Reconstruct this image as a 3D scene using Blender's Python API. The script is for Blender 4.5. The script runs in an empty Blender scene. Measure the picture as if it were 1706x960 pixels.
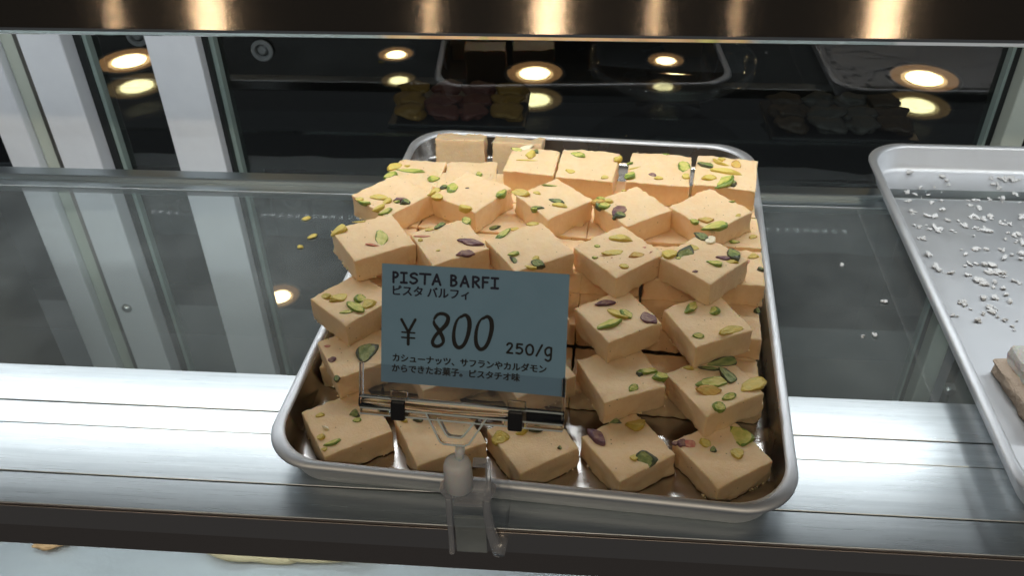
import bpy, bmesh, math, random
from mathutils import Vector, Matrix, noise

# ------------------------------------------------------------------ camera, world, light
S = bpy.context.scene
COL = S.collection
cam_d = bpy.data.cameras.new('camera'); cam = bpy.data.objects.new('camera', cam_d); COL.objects.link(cam)
cam_d.sensor_width = 36.0; cam_d.lens = 31.73; cam_d.clip_start = 0.01; cam_d.clip_end = 60
CR = Vector((0.99656405, 0.08068924, -0.01869072)); CU = Vector((-0.03414589, 0.60584185, 0.794852)); CW = Vector((-0.07545962, 0.79148272, -0.60651542))
cam.matrix_world = Matrix(((CR.x, CU.x, -CW.x, 0), (CR.y, CU.y, -CW.y, 0), (CR.z, CU.z, -CW.z, 0.40426), (0, 0, 0, 1)))
cam_d.dof.use_dof = True; cam_d.dof.focus_distance = 0.54; cam_d.dof.aperture_fstop = 18
S.camera = cam
world = bpy.data.worlds.new('World'); S.world = world; world.use_nodes = True
wb = world.node_tree.nodes['Background']; wb.inputs[0].default_value = (0.9, 0.95, 1.0, 1); wb.inputs[1].default_value = 0.05
S.view_settings.view_transform = 'Standard'; S.view_settings.look = 'None'
S.view_settings.exposure = 0.0; S.view_settings.gamma = 1.0
S.render.engine = 'CYCLES'
S.cycles.use_denoising = True
S.cycles.max_bounces = 12; S.cycles.transparent_max_bounces = 16; S.cycles.transmission_bounces = 10
S.cycles.glossy_bounces = 6; S.cycles.diffuse_bounces = 5
S.cycles.sample_clamp_indirect = 6.0
S.cycles.caustics_reflective = False; S.cycles.caustics_refractive = False
LED_POWER = 86.0
ROOM_LAMP = 165.0
STAFF_LAMP = 45.0
UNDER_FILL = 22.0

# ------------------------------------------------------------------ helpers
def tag(o, label=None, cat=None, group=None, kind=None):
    if label: o['label'] = label
    if cat: o['category'] = cat
    if group: o['group'] = group
    if kind: o['kind'] = kind
    return o
def empty(name, loc=(0, 0, 0), rot=(0, 0, 0)):
    o = bpy.data.objects.new(name, None); COL.objects.link(o); o.location = loc; o.rotation_euler = rot
    o.empty_display_size = 0.01
    return o
def obj(name, me, mat=None, parent=None, loc=None, rot=None, smooth=False):
    if isinstance(me, bmesh.types.BMesh):
        bm = me; me = bpy.data.meshes.new(name); bm.normal_update(); bm.to_mesh(me); bm.free()
    if mat is not None and not me.materials: me.materials.append(mat)
    if smooth:
        for p in me.polygons: p.use_smooth = True
    o = bpy.data.objects.new(name, me); COL.objects.link(o)
    if parent: o.parent = parent
    if loc: o.location = loc
    if rot: o.rotation_euler = rot
    return o
def box(bm, x0, x1, y0, y1, z0, z1, bev=0.0, seg=2):
    r = bmesh.ops.create_cube(bm, size=1.0)
    vs = r['verts']
    for v in vs:
        v.co = Vector(((x0 + x1) / 2 + v.co.x * (x1 - x0), (y0 + y1) / 2 + v.co.y * (y1 - y0), (z0 + z1) / 2 + v.co.z * (z1 - z0)))
    if bev > 0:
        es = list({e for v in vs for e in v.link_edges})
        bmesh.ops.bevel(bm, geom=es, offset=bev, segments=seg, affect='EDGES', profile=0.5)
    return bm
def B(x0, x1, y0, y1, z0, z1, bev=0.0, seg=2):
    return box(bmesh.new(), x0, x1, y0, y1, z0, z1, bev, seg)
def tube(bm, pts, r, n=12, cap=True):
    """round tube along points; r may be a list"""
    pts = [Vector(p) for p in pts]; rs = r if isinstance(r, (list, tuple)) else [r] * len(pts)
    rings = []
    up = None
    for i, p in enumerate(pts):
        t = (pts[min(i + 1, len(pts) - 1)] - pts[max(i - 1, 0)]).normalized()
        if up is None:
            up = Vector((0, 0, 1)) if abs(t.z) < .9 else Vector((1, 0, 0))
        a = t.cross(up).normalized(); b = a.cross(t).normalized(); up = b
        rings.append([bm.verts.new(p + (a * math.cos(k * 2 * math.pi / n) + b * math.sin(k * 2 * math.pi / n)) * rs[i]) for k in range(n)])
    for i in range(len(rings) - 1):
        for k in range(n):
            bm.faces.new((rings[i][k], rings[i][(k + 1) % n], rings[i + 1][(k + 1) % n], rings[i + 1][k]))
    if cap:
        bm.faces.new(rings[0][::-1]); bm.faces.new(rings[-1])
    bmesh.ops.recalc_face_normals(bm, faces=bm.faces[:])
    return bm
def lathe(bm, prof, n=24, c=(0, 0, 0)):
    rings = []
    for r, z in prof:
        rings.append([bm.verts.new((c[0] + r * math.cos(k * 2 * math.pi / n), c[1] + r * math.sin(k * 2 * math.pi / n), c[2] + z)) for k in range(n)])
    for i in range(len(rings) - 1):
        for k in range(n):
            bm.faces.new((rings[i][k], rings[i][(k + 1) % n], rings[i + 1][(k + 1) % n], rings[i + 1][k]))
    bmesh.ops.recalc_face_normals(bm, faces=bm.faces[:])
    return bm
def prism(bm, poly, d0, d1, axis='y'):
    """extrude a 2D outline (x,z) along y (or (x,y) along z)"""
    f = (lambda a, b, d: (a, d, b)) if axis == 'y' else (lambda a, b, d: (a, b, d))
    if axis == 'x': f = lambda a, b, d: (d, a, b)
    v0 = [bm.verts.new(f(a, b, d0)) for a, b in poly]; v1 = [bm.verts.new(f(a, b, d1)) for a, b in poly]
    n = len(poly)
    bm.faces.new(v0); bm.faces.new(v1[::-1])
    for i in range(n): bm.faces.new((v0[i], v1[i], v1[(i + 1) % n], v0[(i + 1) % n]))
    bmesh.ops.recalc_face_normals(bm, faces=bm.faces[:])
    return bm

def lump(r, sx, sy, sz, seed, amp=.12, sub=3):
    bm = bmesh.new(); bmesh.ops.create_icosphere(bm, subdivisions=sub, radius=r)
    for w in bm.verts:
        w.co *= 1 + amp * noise.noise(w.co / r * 1.3 + Vector((seed * 7.1, 0, 0)))
        w.co = Vector((w.co.x * sx, w.co.y * sy, w.co.z * sz))
    return bm

_t = bmesh.new(); bmesh.ops.create_icosphere(_t, subdivisions=1, radius=1.0); _t.verts.index_update()
ICO_V = [v_.co.copy() for v_ in _t.verts]; ICO_F = [[v_.index for v_ in f_.verts] for f_ in _t.faces]; _t.free()
class Soup:
    def __init__(s): s.v = []; s.f = []
    def add(s, c, r, rnd, sq=(1, 1, 1), amp=.5):
        k = len(s.v); o = Vector((rnd.uniform(-50, 50), rnd.uniform(-50, 50), 0))
        for q in ICO_V:
            p = q * r * (1 + amp * noise.noise(q * 1.3 + o)); s.v.append((p.x * sq[0] + c[0], p.y * sq[1] + c[1], p.z * sq[2] + c[2]))
        s.f += [[k + i_ for i_ in f_] for f_ in ICO_F]
    def mesh(s, name):
        me = bpy.data.meshes.new(name); me.from_pydata(s.v, [], s.f); me.update(); return me

# ------------------------------------------------------------------ materials
def mat(name, color=(.5, .5, .5), rough=.5, metal=0.0, **kw):
    m = bpy.data.materials.new(name); m.use_nodes = True
    b = m.node_tree.nodes['Principled BSDF']
    b.inputs['Base Color'].default_value = (*color, 1); b.inputs['Roughness'].default_value = rough; b.inputs['Metallic'].default_value = metal
    for k, v in kw.items(): b.inputs[k].default_value = v
    return m
def N(m, t, **kw):
    n = m.node_tree.nodes.new(t)
    for k, v in kw.items(): setattr(n, k, v)
    return n
def L(m, a, b): m.node_tree.links.new(a, b)
def P(m): return m.node_tree.nodes['Principled BSDF']
def coords(m, scale=(1, 1, 1), rnd=False, kind='Object'):
    tc = N(m, 'ShaderNodeTexCoord'); mp = N(m, 'ShaderNodeMapping')
    mp.inputs['Scale'].default_value = scale
    L(m, tc.outputs[kind], mp.inputs['Vector'])
    if rnd:
        oi = N(m, 'ShaderNodeObjectInfo'); mu = N(m, 'ShaderNodeMath', operation='MULTIPLY'); mu.inputs[1].default_value = 37.0
        L(m, oi.outputs['Random'], mu.inputs[0]); cb = N(m, 'ShaderNodeCombineXYZ')
        for i in range(3): L(m, mu.outputs[0], cb.inputs[i])
        L(m, cb.outputs[0], mp.inputs['Location'])
    return mp.outputs[0]
def nz(m, vec, scale, detail=4, rough=.55):
    n = N(m, 'ShaderNodeTexNoise'); n.inputs['Scale'].default_value = scale; n.inputs['Detail'].default_value = detail; n.inputs['Roughness'].default_value = rough
    L(m, vec, n.inputs['Vector']); return n
def ramp(m, fac, stops):
    r = N(m, 'ShaderNodeValToRGB'); e = r.color_ramp.elements
    e[0].position, e[0].color = stops[0][0], (*stops[0][1], 1); e[1].position, e[1].color = stops[1][0], (*stops[1][1], 1)
    for p_, c_ in stops[2:]:
        x = e.new(p_); x.color = (*c_, 1)
    L(m, fac, r.inputs[0]); return r.outputs[0]
def bump(m, h, strength=.2, dist=.001):
    b = N(m, 'ShaderNodeBump'); b.inputs['Strength'].default_value = strength; b.inputs['Distance'].default_value = dist
    L(m, h, b.inputs['Height']); L(m, b.outputs[0], P(m).inputs['Normal']); return b
def g(v): return (v, v, v)

# barfi fudge: cream cashew fudge with dark cardamom specks
m_barfi = mat('barfi_fudge', (.8, .58, .33), .55)
v = coords(m_barfi, rnd=True)
n1 = nz(m_barfi, v, 90, 5); n2 = nz(m_barfi, v, 700, 3, .6); n3 = nz(m_barfi, v, 300, 2)
_av = N(m_barfi, 'ShaderNodeMath', operation='MULTIPLY_ADD'); _av.inputs[1].default_value = .45; L(m_barfi, n3.outputs['Fac'], _av.inputs[0]); _hv = N(m_barfi, 'ShaderNodeMath', operation='MULTIPLY'); _hv.inputs[1].default_value = .55; L(m_barfi, n1.outputs['Fac'], _hv.inputs[0]); L(m_barfi, _hv.outputs[0], _av.inputs[2])
c1 = ramp(m_barfi, _av.outputs[0], [(.28, (.82, .562, .305)), (.72, (.89, .662, .410))])
vo = N(m_barfi, 'ShaderNodeTexVoronoi'); vo.inputs['Scale'].default_value = 210; L(m_barfi, v, vo.inputs['Vector'])
lt = N(m_barfi, 'ShaderNodeMath', operation='LESS_THAN'); lt.inputs[1].default_value = .085; L(m_barfi, vo.outputs['Distance'], lt.inputs[0])
sep = N(m_barfi, 'ShaderNodeSeparateColor'); L(m_barfi, vo.outputs['Color'], sep.inputs[0])
lt2 = N(m_barfi, 'ShaderNodeMath', operation='LESS_THAN'); lt2.inputs[1].default_value = .48; L(m_barfi, sep.outputs[0], lt2.inputs[0])
mm = N(m_barfi, 'ShaderNodeMath', operation='MULTIPLY'); L(m_barfi, lt.outputs[0], mm.inputs[0]); L(m_barfi, lt2.outputs[0], mm.inputs[1])
mm2 = N(m_barfi, 'ShaderNodeMath', operation='MULTIPLY'); L(m_barfi, mm.outputs[0], mm2.inputs[0]); mm2.inputs[1].default_value = .75
mx = N(m_barfi, 'ShaderNodeMixRGB'); mx.inputs[2].default_value = (.16, .085, .03, 1); L(m_barfi, mm2.outputs[0], mx.inputs[0]); L(m_barfi, c1, mx.inputs[1])
L(m_barfi, mx.outputs[0], P(m_barfi).inputs['Base Color'])
ad = N(m_barfi, 'ShaderNodeMath', operation='ADD'); L(m_barfi, n2.outputs['Fac'], ad.inputs[0]); L(m_barfi, n3.outputs['Fac'], ad.inputs[1])
_dv = coords(m_barfi, (1, 1, .10), rnd=True); n4 = nz(m_barfi, _dv, 520, 3); ad2 = N(m_barfi, 'ShaderNodeMath', operation='ADD'); L(m_barfi, ad.outputs[0], ad2.inputs[0]); L(m_barfi, n4.outputs['Fac'], ad2.inputs[1])
n5 = nz(m_barfi, v, 1600, 2); ad3 = N(m_barfi, 'ShaderNodeMath', operation='ADD'); L(m_barfi, ad2.outputs[0], ad3.inputs[0]); L(m_barfi, n5.outputs['Fac'], ad3.inputs[1])
_rr = N(m_barfi, 'ShaderNodeMapRange'); _rr.inputs['To Min'].default_value = .36; _rr.inputs['To Max'].default_value = .68; L(m_barfi, n3.outputs['Fac'], _rr.inputs['Value']); L(m_barfi, _rr.outputs[0], P(m_barfi).inputs['Roughness'])
bump(m_barfi, ad3.outputs[0], .28, .0009)
pb = P(m_barfi); pb.inputs['Subsurface Weight'].default_value = .40; pb.inputs['Subsurface Radius'].default_value = (1.0, .5, .2); pb.inputs['Subsurface Scale'].default_value = .004
pb.inputs['Specular IOR Level'].default_value = .35

def nutmat(name, ca, cb, rough=.42):
    m = mat(name, ca, rough); v = coords(m, rnd=True, kind='Generated')
    n = nz(m, v, 2.6, 4); c = ramp(m, n.outputs['Fac'], [(.36, ca), (.64, cb)]); L(m, c, P(m).inputs['Base Color'])
    n2 = nz(m, v, 9, 3); bump(m, n2.outputs['Fac'], .5, .0008)
    P(m).inputs['Subsurface Weight'].default_value = .12; P(m).inputs['Subsurface Radius'].default_value = (.5, .5, .1); P(m).inputs['Subsurface Scale'].default_value = .002
    return m
NUT = {}   # outer skin, cut face
for _k, _n, _s, _c in (('y', 'yellow', ((.50, .36, .05), (.62, .44, .08)), ((.76, .56, .13), (.66, .55, .16))), ('g', 'green', ((.12, .20, .025), (.30, .36, .06)), ((.46, .49, .09), (.72, .62, .20))),
                       ('d', 'dark_green', ((.035, .055, .018), (.10, .10, .05)), ((.13, .19, .05), (.32, .34, .11))), ('p', 'purple', ((.09, .03, .05), (.22, .10, .11)), ((.17, .07, .09), (.36, .22, .16))),
                       ('r', 'red', ((.45, .10, .07), (.55, .2, .14)), ((.55, .16, .11), (.66, .32, .20))), ('w', 'cream', ((.72, .58, .34), (.8, .68, .44)), ((.86, .76, .54), (.9, .8, .6))), ('o', 'amber', ((.46, .22, .04), (.6, .34, .08)), ((.70, .42, .10), (.66, .50, .14)))):
    NUT[_k] = (nutmat('pistachio_' + _n + '_skin', *_s), nutmat('pistachio_' + _n + '_cut', *_c))

# pressed aluminium tray
def metal(name, col, rough, ns=40, amt=.10, stretch=(1, 1, 1), aniso=0, bmp=0.0):
    m = mat(name, col, rough, 1.0); v = coords(m, stretch); n = nz(m, v, ns, 5)
    mr = N(m, 'ShaderNodeMapRange'); mr.inputs['To Min'].default_value = rough - amt; mr.inputs['To Max'].default_value = rough + amt
    L(m, n.outputs['Fac'], mr.inputs['Value']); L(m, mr.outputs[0], P(m).inputs['Roughness'])
    if bmp: bump(m, n.outputs['Fac'], bmp, .0004)
    P(m).inputs['Anisotropic'].default_value = aniso
    return m
m_tray = metal('pressed_aluminium', (.88, .90, .93), .56, 60, .06)
m_tray_oily = metal('aluminium_with_oily_film', (.56, .54, .52), .26, 25, .08)
m_rail = metal('brushed_aluminium_rail', (.58, .62, .64), .29, 30, .06, (.6, 60, 60), bmp=.025)
_rv = coords(m_rail, (8, 220, 1)); _rn = nz(m_rail, _rv, 1.0, 6, .7); L(m_rail, ramp(m_rail, _rn.outputs['Fac'], [(.25, (.47, .51, .53)), (.75, (.66, .70, .72))]), P(m_rail).inputs['Base Color'])
m_rail_dark = metal('rail_face_steel', (.46, .38, .33), .30, 30, .07, (.6, 60, 60))
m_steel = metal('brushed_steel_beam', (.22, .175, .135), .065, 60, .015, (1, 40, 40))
# fine horizontal brushing: grooves tip the normal up and down, never sideways
_tc = N(m_steel, 'ShaderNodeTexCoord'); _sx = N(m_steel, 'ShaderNodeSeparateXYZ'); L(m_steel, _tc.outputs['Object'], _sx.inputs[0])
_mz = N(m_steel, 'ShaderNodeMath', operation='MULTIPLY'); _mz.inputs[1].default_value = 90000.0; L(m_steel, _sx.outputs[2], _mz.inputs[0])
_wn = N(m_steel, 'ShaderNodeTexWhiteNoise', noise_dimensions='1D'); L(m_steel, _mz.outputs[0], _wn.inputs['W'])
_mr = N(m_steel, 'ShaderNodeMapRange'); _mr.inputs['To Min'].default_value = -.16; _mr.inputs['To Max'].default_value = .16; L(m_steel, _wn.outputs['Value'], _mr.inputs['Value'])
_cb = N(m_steel, 'ShaderNodeCombineXYZ'); L(m_steel, _mr.outputs[0], _cb.inputs[2])
_ge = N(m_steel, 'ShaderNodeNewGeometry'); _va = N(m_steel, 'ShaderNodeVectorMath', operation='ADD'); L(m_steel, _ge.outputs['Normal'], _va.inputs[0]); L(m_steel, _cb.outputs[0], _va.inputs[1])
_vn = N(m_steel, 'ShaderNodeVectorMath', operation='NORMALIZE'); L(m_steel, _va.outputs[0], _vn.inputs[0]); L(m_steel, _vn.outputs[0], P(m_steel).inputs['Normal'])
m_lip = metal('polished_steel_lip', (.75, .74, .72), .12, 50, .05)
m_rear = metal('rear_rail_aluminium', (.46, .50, .51), .30, 6, .04, (.5, 4, 4))
m_white = mat('white_powder_coat', (.80, .82, .86), .45); v = coords(m_white); n = nz(m_white, v, 30); L(m_white, ramp(m_white, n.outputs['Fac'], [(.2, (.74, .76, .80)), (.8, (.84, .86, .89))]), P(m_white).inputs['Base Color'])
m_cream = mat('pale_green_channel', (.56, .60, .52), .45)
m_dark = mat('black_rubber_gasket', (.012, .014, .014), .5)
m_gedge = mat('green_glass_edge', (.30, .38, .35), .3)
m_knob = mat('dull_knob', (.10, .11, .11), .4)
m_black = mat('black_plastic', (.012, .012, .014), .35)
m_grey = metal('galvanised_upright', (.30, .29, .27), .42, 80, .1)
m_bracket = metal('bracket_steel', (.55, .55, .54), .3, 80, .1)
m_carton = mat('dark_interior', (.03, .032, .034), .6)

def pane(name, refl, tint, veil=0.0, streak=False, rough=0.0):
    m = bpy.data.materials.new(name); m.use_nodes = True; nt = m.node_tree; nt.nodes.clear()
    o = N(m, 'ShaderNodeOutputMaterial'); t = N(m, 'ShaderNodeBsdfTransparent'); t.inputs[0].default_value = (*tint, 1)
    gl = N(m, 'ShaderNodeBsdfGlossy'); gl.inputs['Roughness'].default_value = rough
    mi = N(m, 'ShaderNodeMixShader')
    fr = N(m, 'ShaderNodeFresnel'); fr.inputs[0].default_value = 1.5
    mu = N(m, 'ShaderNodeMath', operation='MULTIPLY'); mu.inputs[1].default_value = refl; mu.use_clamp = True
    ge = N(m, 'ShaderNodeNewGeometry'); inv = N(m, 'ShaderNodeMath', operation='SUBTRACT'); inv.inputs[0].default_value = 1.0; L(m, ge.outputs['Backfacing'], inv.inputs[1])
    mb = N(m, 'ShaderNodeMath', operation='MULTIPLY'); L(m, mu.outputs[0], mb.inputs[0]); L(m, inv.outputs[0], mb.inputs[1])
    L(m, fr.outputs[0], mu.inputs[0]); L(m, mb.outputs[0], mi.inputs[0]); L(m, t.outputs[0], mi.inputs[1]); L(m, gl.outputs[0], mi.inputs[2])
    out = mi.outputs[0]
    if veil:
        d = N(m, 'ShaderNodeBsdfDiffuse'); d.inputs[0].default_value = (.80, .88, .88, 1)  # pale diffuse veil, clouded by noise
        v = coords(m, (1, 1, 1)); n = nz(m, v, 7, 6, .6); n2 = nz(m, coords(m, (300, 12, 1)), 1.0, 3)
        r = N(m, 'ShaderNodeMapRange'); r.inputs['From Min'].default_value = .35; r.inputs['From Max'].default_value = .75; r.inputs['To Min'].default_value = veil * .55; r.inputs['To Max'].default_value = veil * 1.6
        L(m, n.outputs['Fac'], r.inputs['Value'])
        m2 = N(m, 'ShaderNodeMixShader'); md = N(m, 'ShaderNodeMath', operation='MULTIPLY'); L(m, r.outputs[0], md.inputs[0]); L(m, inv.outputs[0], md.inputs[1]); L(m, md.outputs[0], m2.inputs[0]); L(m, out, m2.inputs[1]); L(m, d.outputs[0], m2.inputs[2]); out = m2.outputs[0]
    L(m, out, o.inputs[0]); return m
m_pane = pane('sliding_door_glass', 2.2, (.86, .90, .89), 0.002)
m_shelf_glass = pane('shelf_glass', 2.2, (.86, .90, .89), 0.105)
m_counter_glass = pane('counter_glass', 1.2, (.8, .84, .84), 0.0)
m_clear = bpy.data.materials.new('clear_acrylic'); m_clear.use_nodes = True; m_clear.node_tree.nodes.clear()
_o = N(m_clear, 'ShaderNodeOutputMaterial'); _t = N(m_clear, 'ShaderNodeBsdfTransparent'); _t.inputs[0].default_value = (.93, .935, .95, 1)
_g = N(m_clear, 'ShaderNodeBsdfGlossy'); _g.inputs['Roughness'].default_value = .22; _d = N(m_clear, 'ShaderNodeBsdfDiffuse'); _d.inputs[0].default_value = (.86, .87, .92, 1)
_lw = N(m_clear, 'ShaderNodeLayerWeight'); _lw.inputs['Blend'].default_value = .35; _mr2 = N(m_clear, 'ShaderNodeMapRange'); _mr2.inputs['To Min'].default_value = .24; _mr2.inputs['To Max'].default_value = .95; L(m_clear, _lw.outputs['Facing'], _mr2.inputs['Value'])  # whiter towards grazing edges: bright outlines put into the material
_m1 = N(m_clear, 'ShaderNodeMixShader'); _m1.inputs[0].default_value = .5; L(m_clear, _g.outputs[0], _m1.inputs[1]); L(m_clear, _d.outputs[0], _m1.inputs[2])
_m2 = N(m_clear, 'ShaderNodeMixShader'); L(m_clear, _mr2.outputs[0], _m2.inputs[0]); L(m_clear, _t.outputs[0], _m2.inputs[1]); L(m_clear, _m1.outputs[0], _m2.inputs[2]); L(m_clear, _m2.outputs[0], _o.inputs[0])
m_glass = mat('moulded_acrylic', (.98, .98, .99), .05, 0, **{'Transmission Weight': 1.0, 'IOR': 1.47})
m_highlight = pane('acrylic_highlight', 4.0, (.95, .96, .98), .80, rough=.2)  # pale milky tubes drawn where the acrylic would catch light
m_stand_glass = pane('cake_stand_glass', 1.6, (.97, .97, .97), 0.0, rough=.03)
m_clear_thin = pane('clear_acrylic_sheet', 1.5, (.95, .955, .965), 0.02, rough=.05)
m_milky = mat('milky_plastic', (.82, .82, .82), .35, 0, **{'Subsurface Weight': .4, 'Subsurface Scale': .004})
m_frost = pane('frosted_plastic', 1.2, (.62, .66, .72), .42, rough=.2)

def emit(name, col, s, pattern=False):
    m = bpy.data.materials.new(name); m.use_nodes = True; nt = m.node_tree; nt.nodes.clear()
    o = N(m, 'ShaderNodeOutputMaterial'); e = N(m, 'ShaderNodeEmission'); e.inputs[0].default_value = (*col, 1); e.inputs[1].default_value = s
    L(m, e.outputs[0], o.inputs[0])
    return m
m_led = emit('led_chip', (.93, .98, 1.0), LED_POWER)
m_under = emit('under_shelf_fill', (.90, .97, 1.0), UNDER_FILL)
m_bulb = emit('warm_bulb', (1, .84, .62), ROOM_LAMP)
m_bulb_s = emit('warm_staff_bulb', (1, .70, .36), STAFF_LAMP)
m_refl = emit('lit_reflector', (1, .60, .26), 8.0)  # reflector rings glow on their own, for the bulb light they catch
m_refl2 = emit('dim_reflector', (1, .50, .20), 1.6)

# ================================================================== the display case
XL, XR = -1.05, 0.95      # the run of the case
# ---- shelf: aluminium front rail in strips, glass panel, rear rail
shelf = tag(empty('display_shelf', (0, .45, 0)), 'glass display shelf with grooved aluminium front rail carrying both trays', 'shelf')
def sh(name, bm, m): 
    o = obj(name, bm, m, shelf); o.matrix_parent_inverse = Matrix.Translation((0, -.45, 0)); return o
# four extruded strips with recessed grooves between them
ys = [.3095, .3326, .3336, .3716, .3720, .3906, .3916, .4247]
for a, b in ((.3106, .3326), (.3336, .3716), (.3720, .3906), (.3916, .4247)):
    sh('rail_strip', B(XL, XR, a, b, -.004, 0.0, .0003, 1), m_rail)
sh('rail_core', B(XL, XR, .3122, .4240, -.0065, -.0012), m_dark)
prof = [(.3122, -.0045), (.3104, -.0045), (.3104, -.0002), (.3100, -.0002), (.3096, -.0008), (.3094, -.0190), (.3103, -.0200), (.3103, -.0380), (.3118, -.0400), (.4100, -.0400), (.4100, -.0070), (.3122, -.0070)]
fb = bmesh.new(); prism(fb, prof, XL, XR, 'x'); sh('rail_front', fb, m_rail_dark)
sh('lit_face_plate', B(XL, XR, .3089, .3093, -.0186, -.0012, .0001, 1), metal('rail_face_lit', (.62, .55, .50), .32, 30, .06, (.6, 60, 60)))  # thin plate added in paler steel: room light on the upper face, put into colour
sh('glass_panel', B(XL, XR, .4247, .6532, -.0065, -.0015), m_shelf_glass)
sh('rear_rail', B(XL, XR, .6532, .6650, -.0065, -.0003, .0004, 1), m_rear)
sh('rear_edge', B(XL, XR, .6650, .6785, -.0065, .0042, .0012, 2), m_rear)
sh('added_under_strip', B(XL, XR, .375, .385, -.0445, -.0405), m_under)  # unseen glowing strip, added to brighten the posts and lower deck

# ---- hood beam above, with its LED tape
hood = tag(empty('hood_beam', (0, .55, .19)), 'brushed steel beam across the top with warm light streaks', 'beam')
def hd(name, bm, m, sm=False):
    o = obj(name, bm, m, hood, smooth=sm); o.matrix_parent_inverse = Matrix.Translation((0, -.55, -.19)); return o
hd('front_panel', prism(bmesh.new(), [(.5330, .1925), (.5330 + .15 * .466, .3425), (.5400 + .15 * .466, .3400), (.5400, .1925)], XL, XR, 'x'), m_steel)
hd('lip', prism(bmesh.new(), [(.5335, .1924), (.5332, .1905), (.5345, .1880), (.5375, .1863), (.5420, .1863), (.5420, .1924)], XL, XR, 'x'), m_lip)
hd('shelf_plate', B(XL, XR, .5600, .725, .2266, .2316, .0005, 1), m_white)
lb = bmesh.new()
x = -1.0
while x < .93:
    if .333 < x < .385: x += .0115; continue  # chips past this gap are an added, unseen run to light the coconut tray
    q = [lb.verts.new((x + dx, .588 + dy, .2220)) for dx, dy in ((-.003, -.004), (-.003, .004), (.003, .004), (.003, -.004))]
    lb.faces.new(q); x += .0115
tape = hd('led_tape', lb, m_led)
hd('tape_channel', B(-1.02, .945, .578, .598, .2225, .2263), m_white)

# ---- back: white posts, channels and sliding glass doors
ZB, ZT = -.62, .60
def post(name, x0, x1, m, label, y0=.742, y1=.768, cat='post', bev=.0015):
    o = obj(name, B(x0, x1, y0, y1, ZB, ZT, bev, 2), m); tag(o, label, cat); return o
post('corner_post', -.5660, -.5365, m_white, 'white corner post of the case beside the slotted upright')
ch = post('door_channel', -.5360, -.4990, m_cream, 'pale green door channel between the two white left posts', .752, .769)
obj('channel_groove', B(-.5215, -.5172, .7500, .7525, ZB, ZT), m_grey, ch)
pw = post('door_post', -.5125, -.4721, m_white, 'wide white door post with a round screw low down')
sc = lathe(bmesh.new(), [(.0001, .004), (.003, .0037), (.0052, .002), (.0056, 0)], 16); bmesh.ops.rotate(sc, verts=sc.verts, cent=(0, 0, 0), matrix=Matrix.Rotation(math.radians(90), 3, 'X'))
so = obj('screw', sc, m_bracket, pw, (-.4985, .7415, -.2100), smooth=True)

def door(x0, x1, y, label):
    d = tag(empty('sliding_glass_door', ((x0 + x1) / 2, y, ZB)), label, 'door')
    inv = Matrix.Translation((-(x0 + x1) / 2, -y, -ZB))
    def add(n, bm, m, par=None):
        o = obj(n, bm, m, d); o.matrix_parent_inverse = inv; return o
    return d, add
d1, a1 = door(-.47, -.34, .772, 'narrow glass door leaf with broad white stile and round knob')
a1('glass_pane', B(-.4645, -.3960, .7735, .7775, ZB, ZT), m_pane)
a1('gasket', B(-.4718, -.4646, .762, .772, ZB, ZT), m_dark)
a1('glass_edge', B(-.4644, -.4604, .764, .7732, ZB, ZT), m_gedge)
a1('stile', B(-.3958, -.3485, .746, .770, ZB, ZT, .0012, 2), m_white)
a1('gasket', B(-.3484, -.3446, .758, .772, ZB, ZT), m_dark)
def knob(add, x, z):
    k = lathe(bmesh.new(), [(.0065, 0), (.0098, .001), (.0104, .003), (.0096, .0044), (.0066, .0044), (.0058, .002), (.0056, .0012)], 24)
    bmesh.ops.rotate(k, verts=k.verts, cent=(0, 0, 0), matrix=Matrix.Rotation(math.radians(90), 3, 'X')); bmesh.ops.translate(k, verts=k.verts, vec=(x, .7732, z))
    add('knob_ring', k, m_knob)
    k = lathe(bmesh.new(), [(.0001, .004), (.0032, .0038), (.0050, .0015), (.0052, 0)], 20)
    bmesh.ops.rotate(k, verts=k.verts, cent=(0, 0, 0), matrix=Matrix.Rotation(math.radians(90), 3, 'X')); bmesh.ops.translate(k, verts=k.verts, vec=(x, .7732, z))
    add('knob_screw', k, m_knob)
knob(a1, -.4148, .0915)
d2, a2 = door(-.3445, .366, .772, 'wide dark glass door mirroring the trays')
a2('glass_pane', B(-.3400, .3595, .7735, .7775, ZB, ZT), m_pane)
a2('glass_edge', B(-.3445, -.3402, .764, .7732, ZB, ZT), m_gedge)
a2('glass_edge', B(.3596, .3622, .764, .7732, ZB, ZT), m_gedge)
a2('gasket', B(.3623, .3668, .764, .7732, ZB, ZT), m_dark)
knob(a2, -.2990, .0790)
post('end_post', .3672, .3860, m_cream, 'pale green end post beside the coconut tray', .746, .770)

# slotted uprights and shelf brackets under the shelf at both ends
def upright(x, y, label, sgn):
    u = tag(empty('slotted_upright', (x, y, ZB)), label, 'upright'); inv = Matrix.Translation((-x, -y, -ZB))
    def add(n, bm, m):
        o = obj(n, bm, m, u); o.matrix_parent_inverse = inv; return o
    add('channel', B(x - .016, x + .016, y, y + .012, ZB, -.012, .001, 1), m_grey)
    z = -.06
    while z > -.42:
        add('slot', B(x - .004, x + .004, y - .0012, y + .002, z - .020, z), m_dark); z -= .034
    add('bracket', prism(bmesh.new(), [(y - .001, -.245), (y - .001, -.300), (y - .070, -.262), (y - .16, -.252), (y - .16, -.245)], x - .012 * sgn - .0015, x - .012 * sgn + .0015, 'x'), m_bracket)
    s = lathe(bmesh.new(), [(.0001, .010), (.004, .0095), (.006, .007), (.006, 0)], 14); bmesh.ops.rotate(s, verts=s.verts, cent=(0, 0, 0), matrix=Matrix.Rotation(math.radians(90), 3, 'X')); bmesh.ops.translate(s, verts=s.verts, vec=(x + .018 * sgn * -1, y - .001, -.270))
    add('bolt', s, m_bracket)
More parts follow.
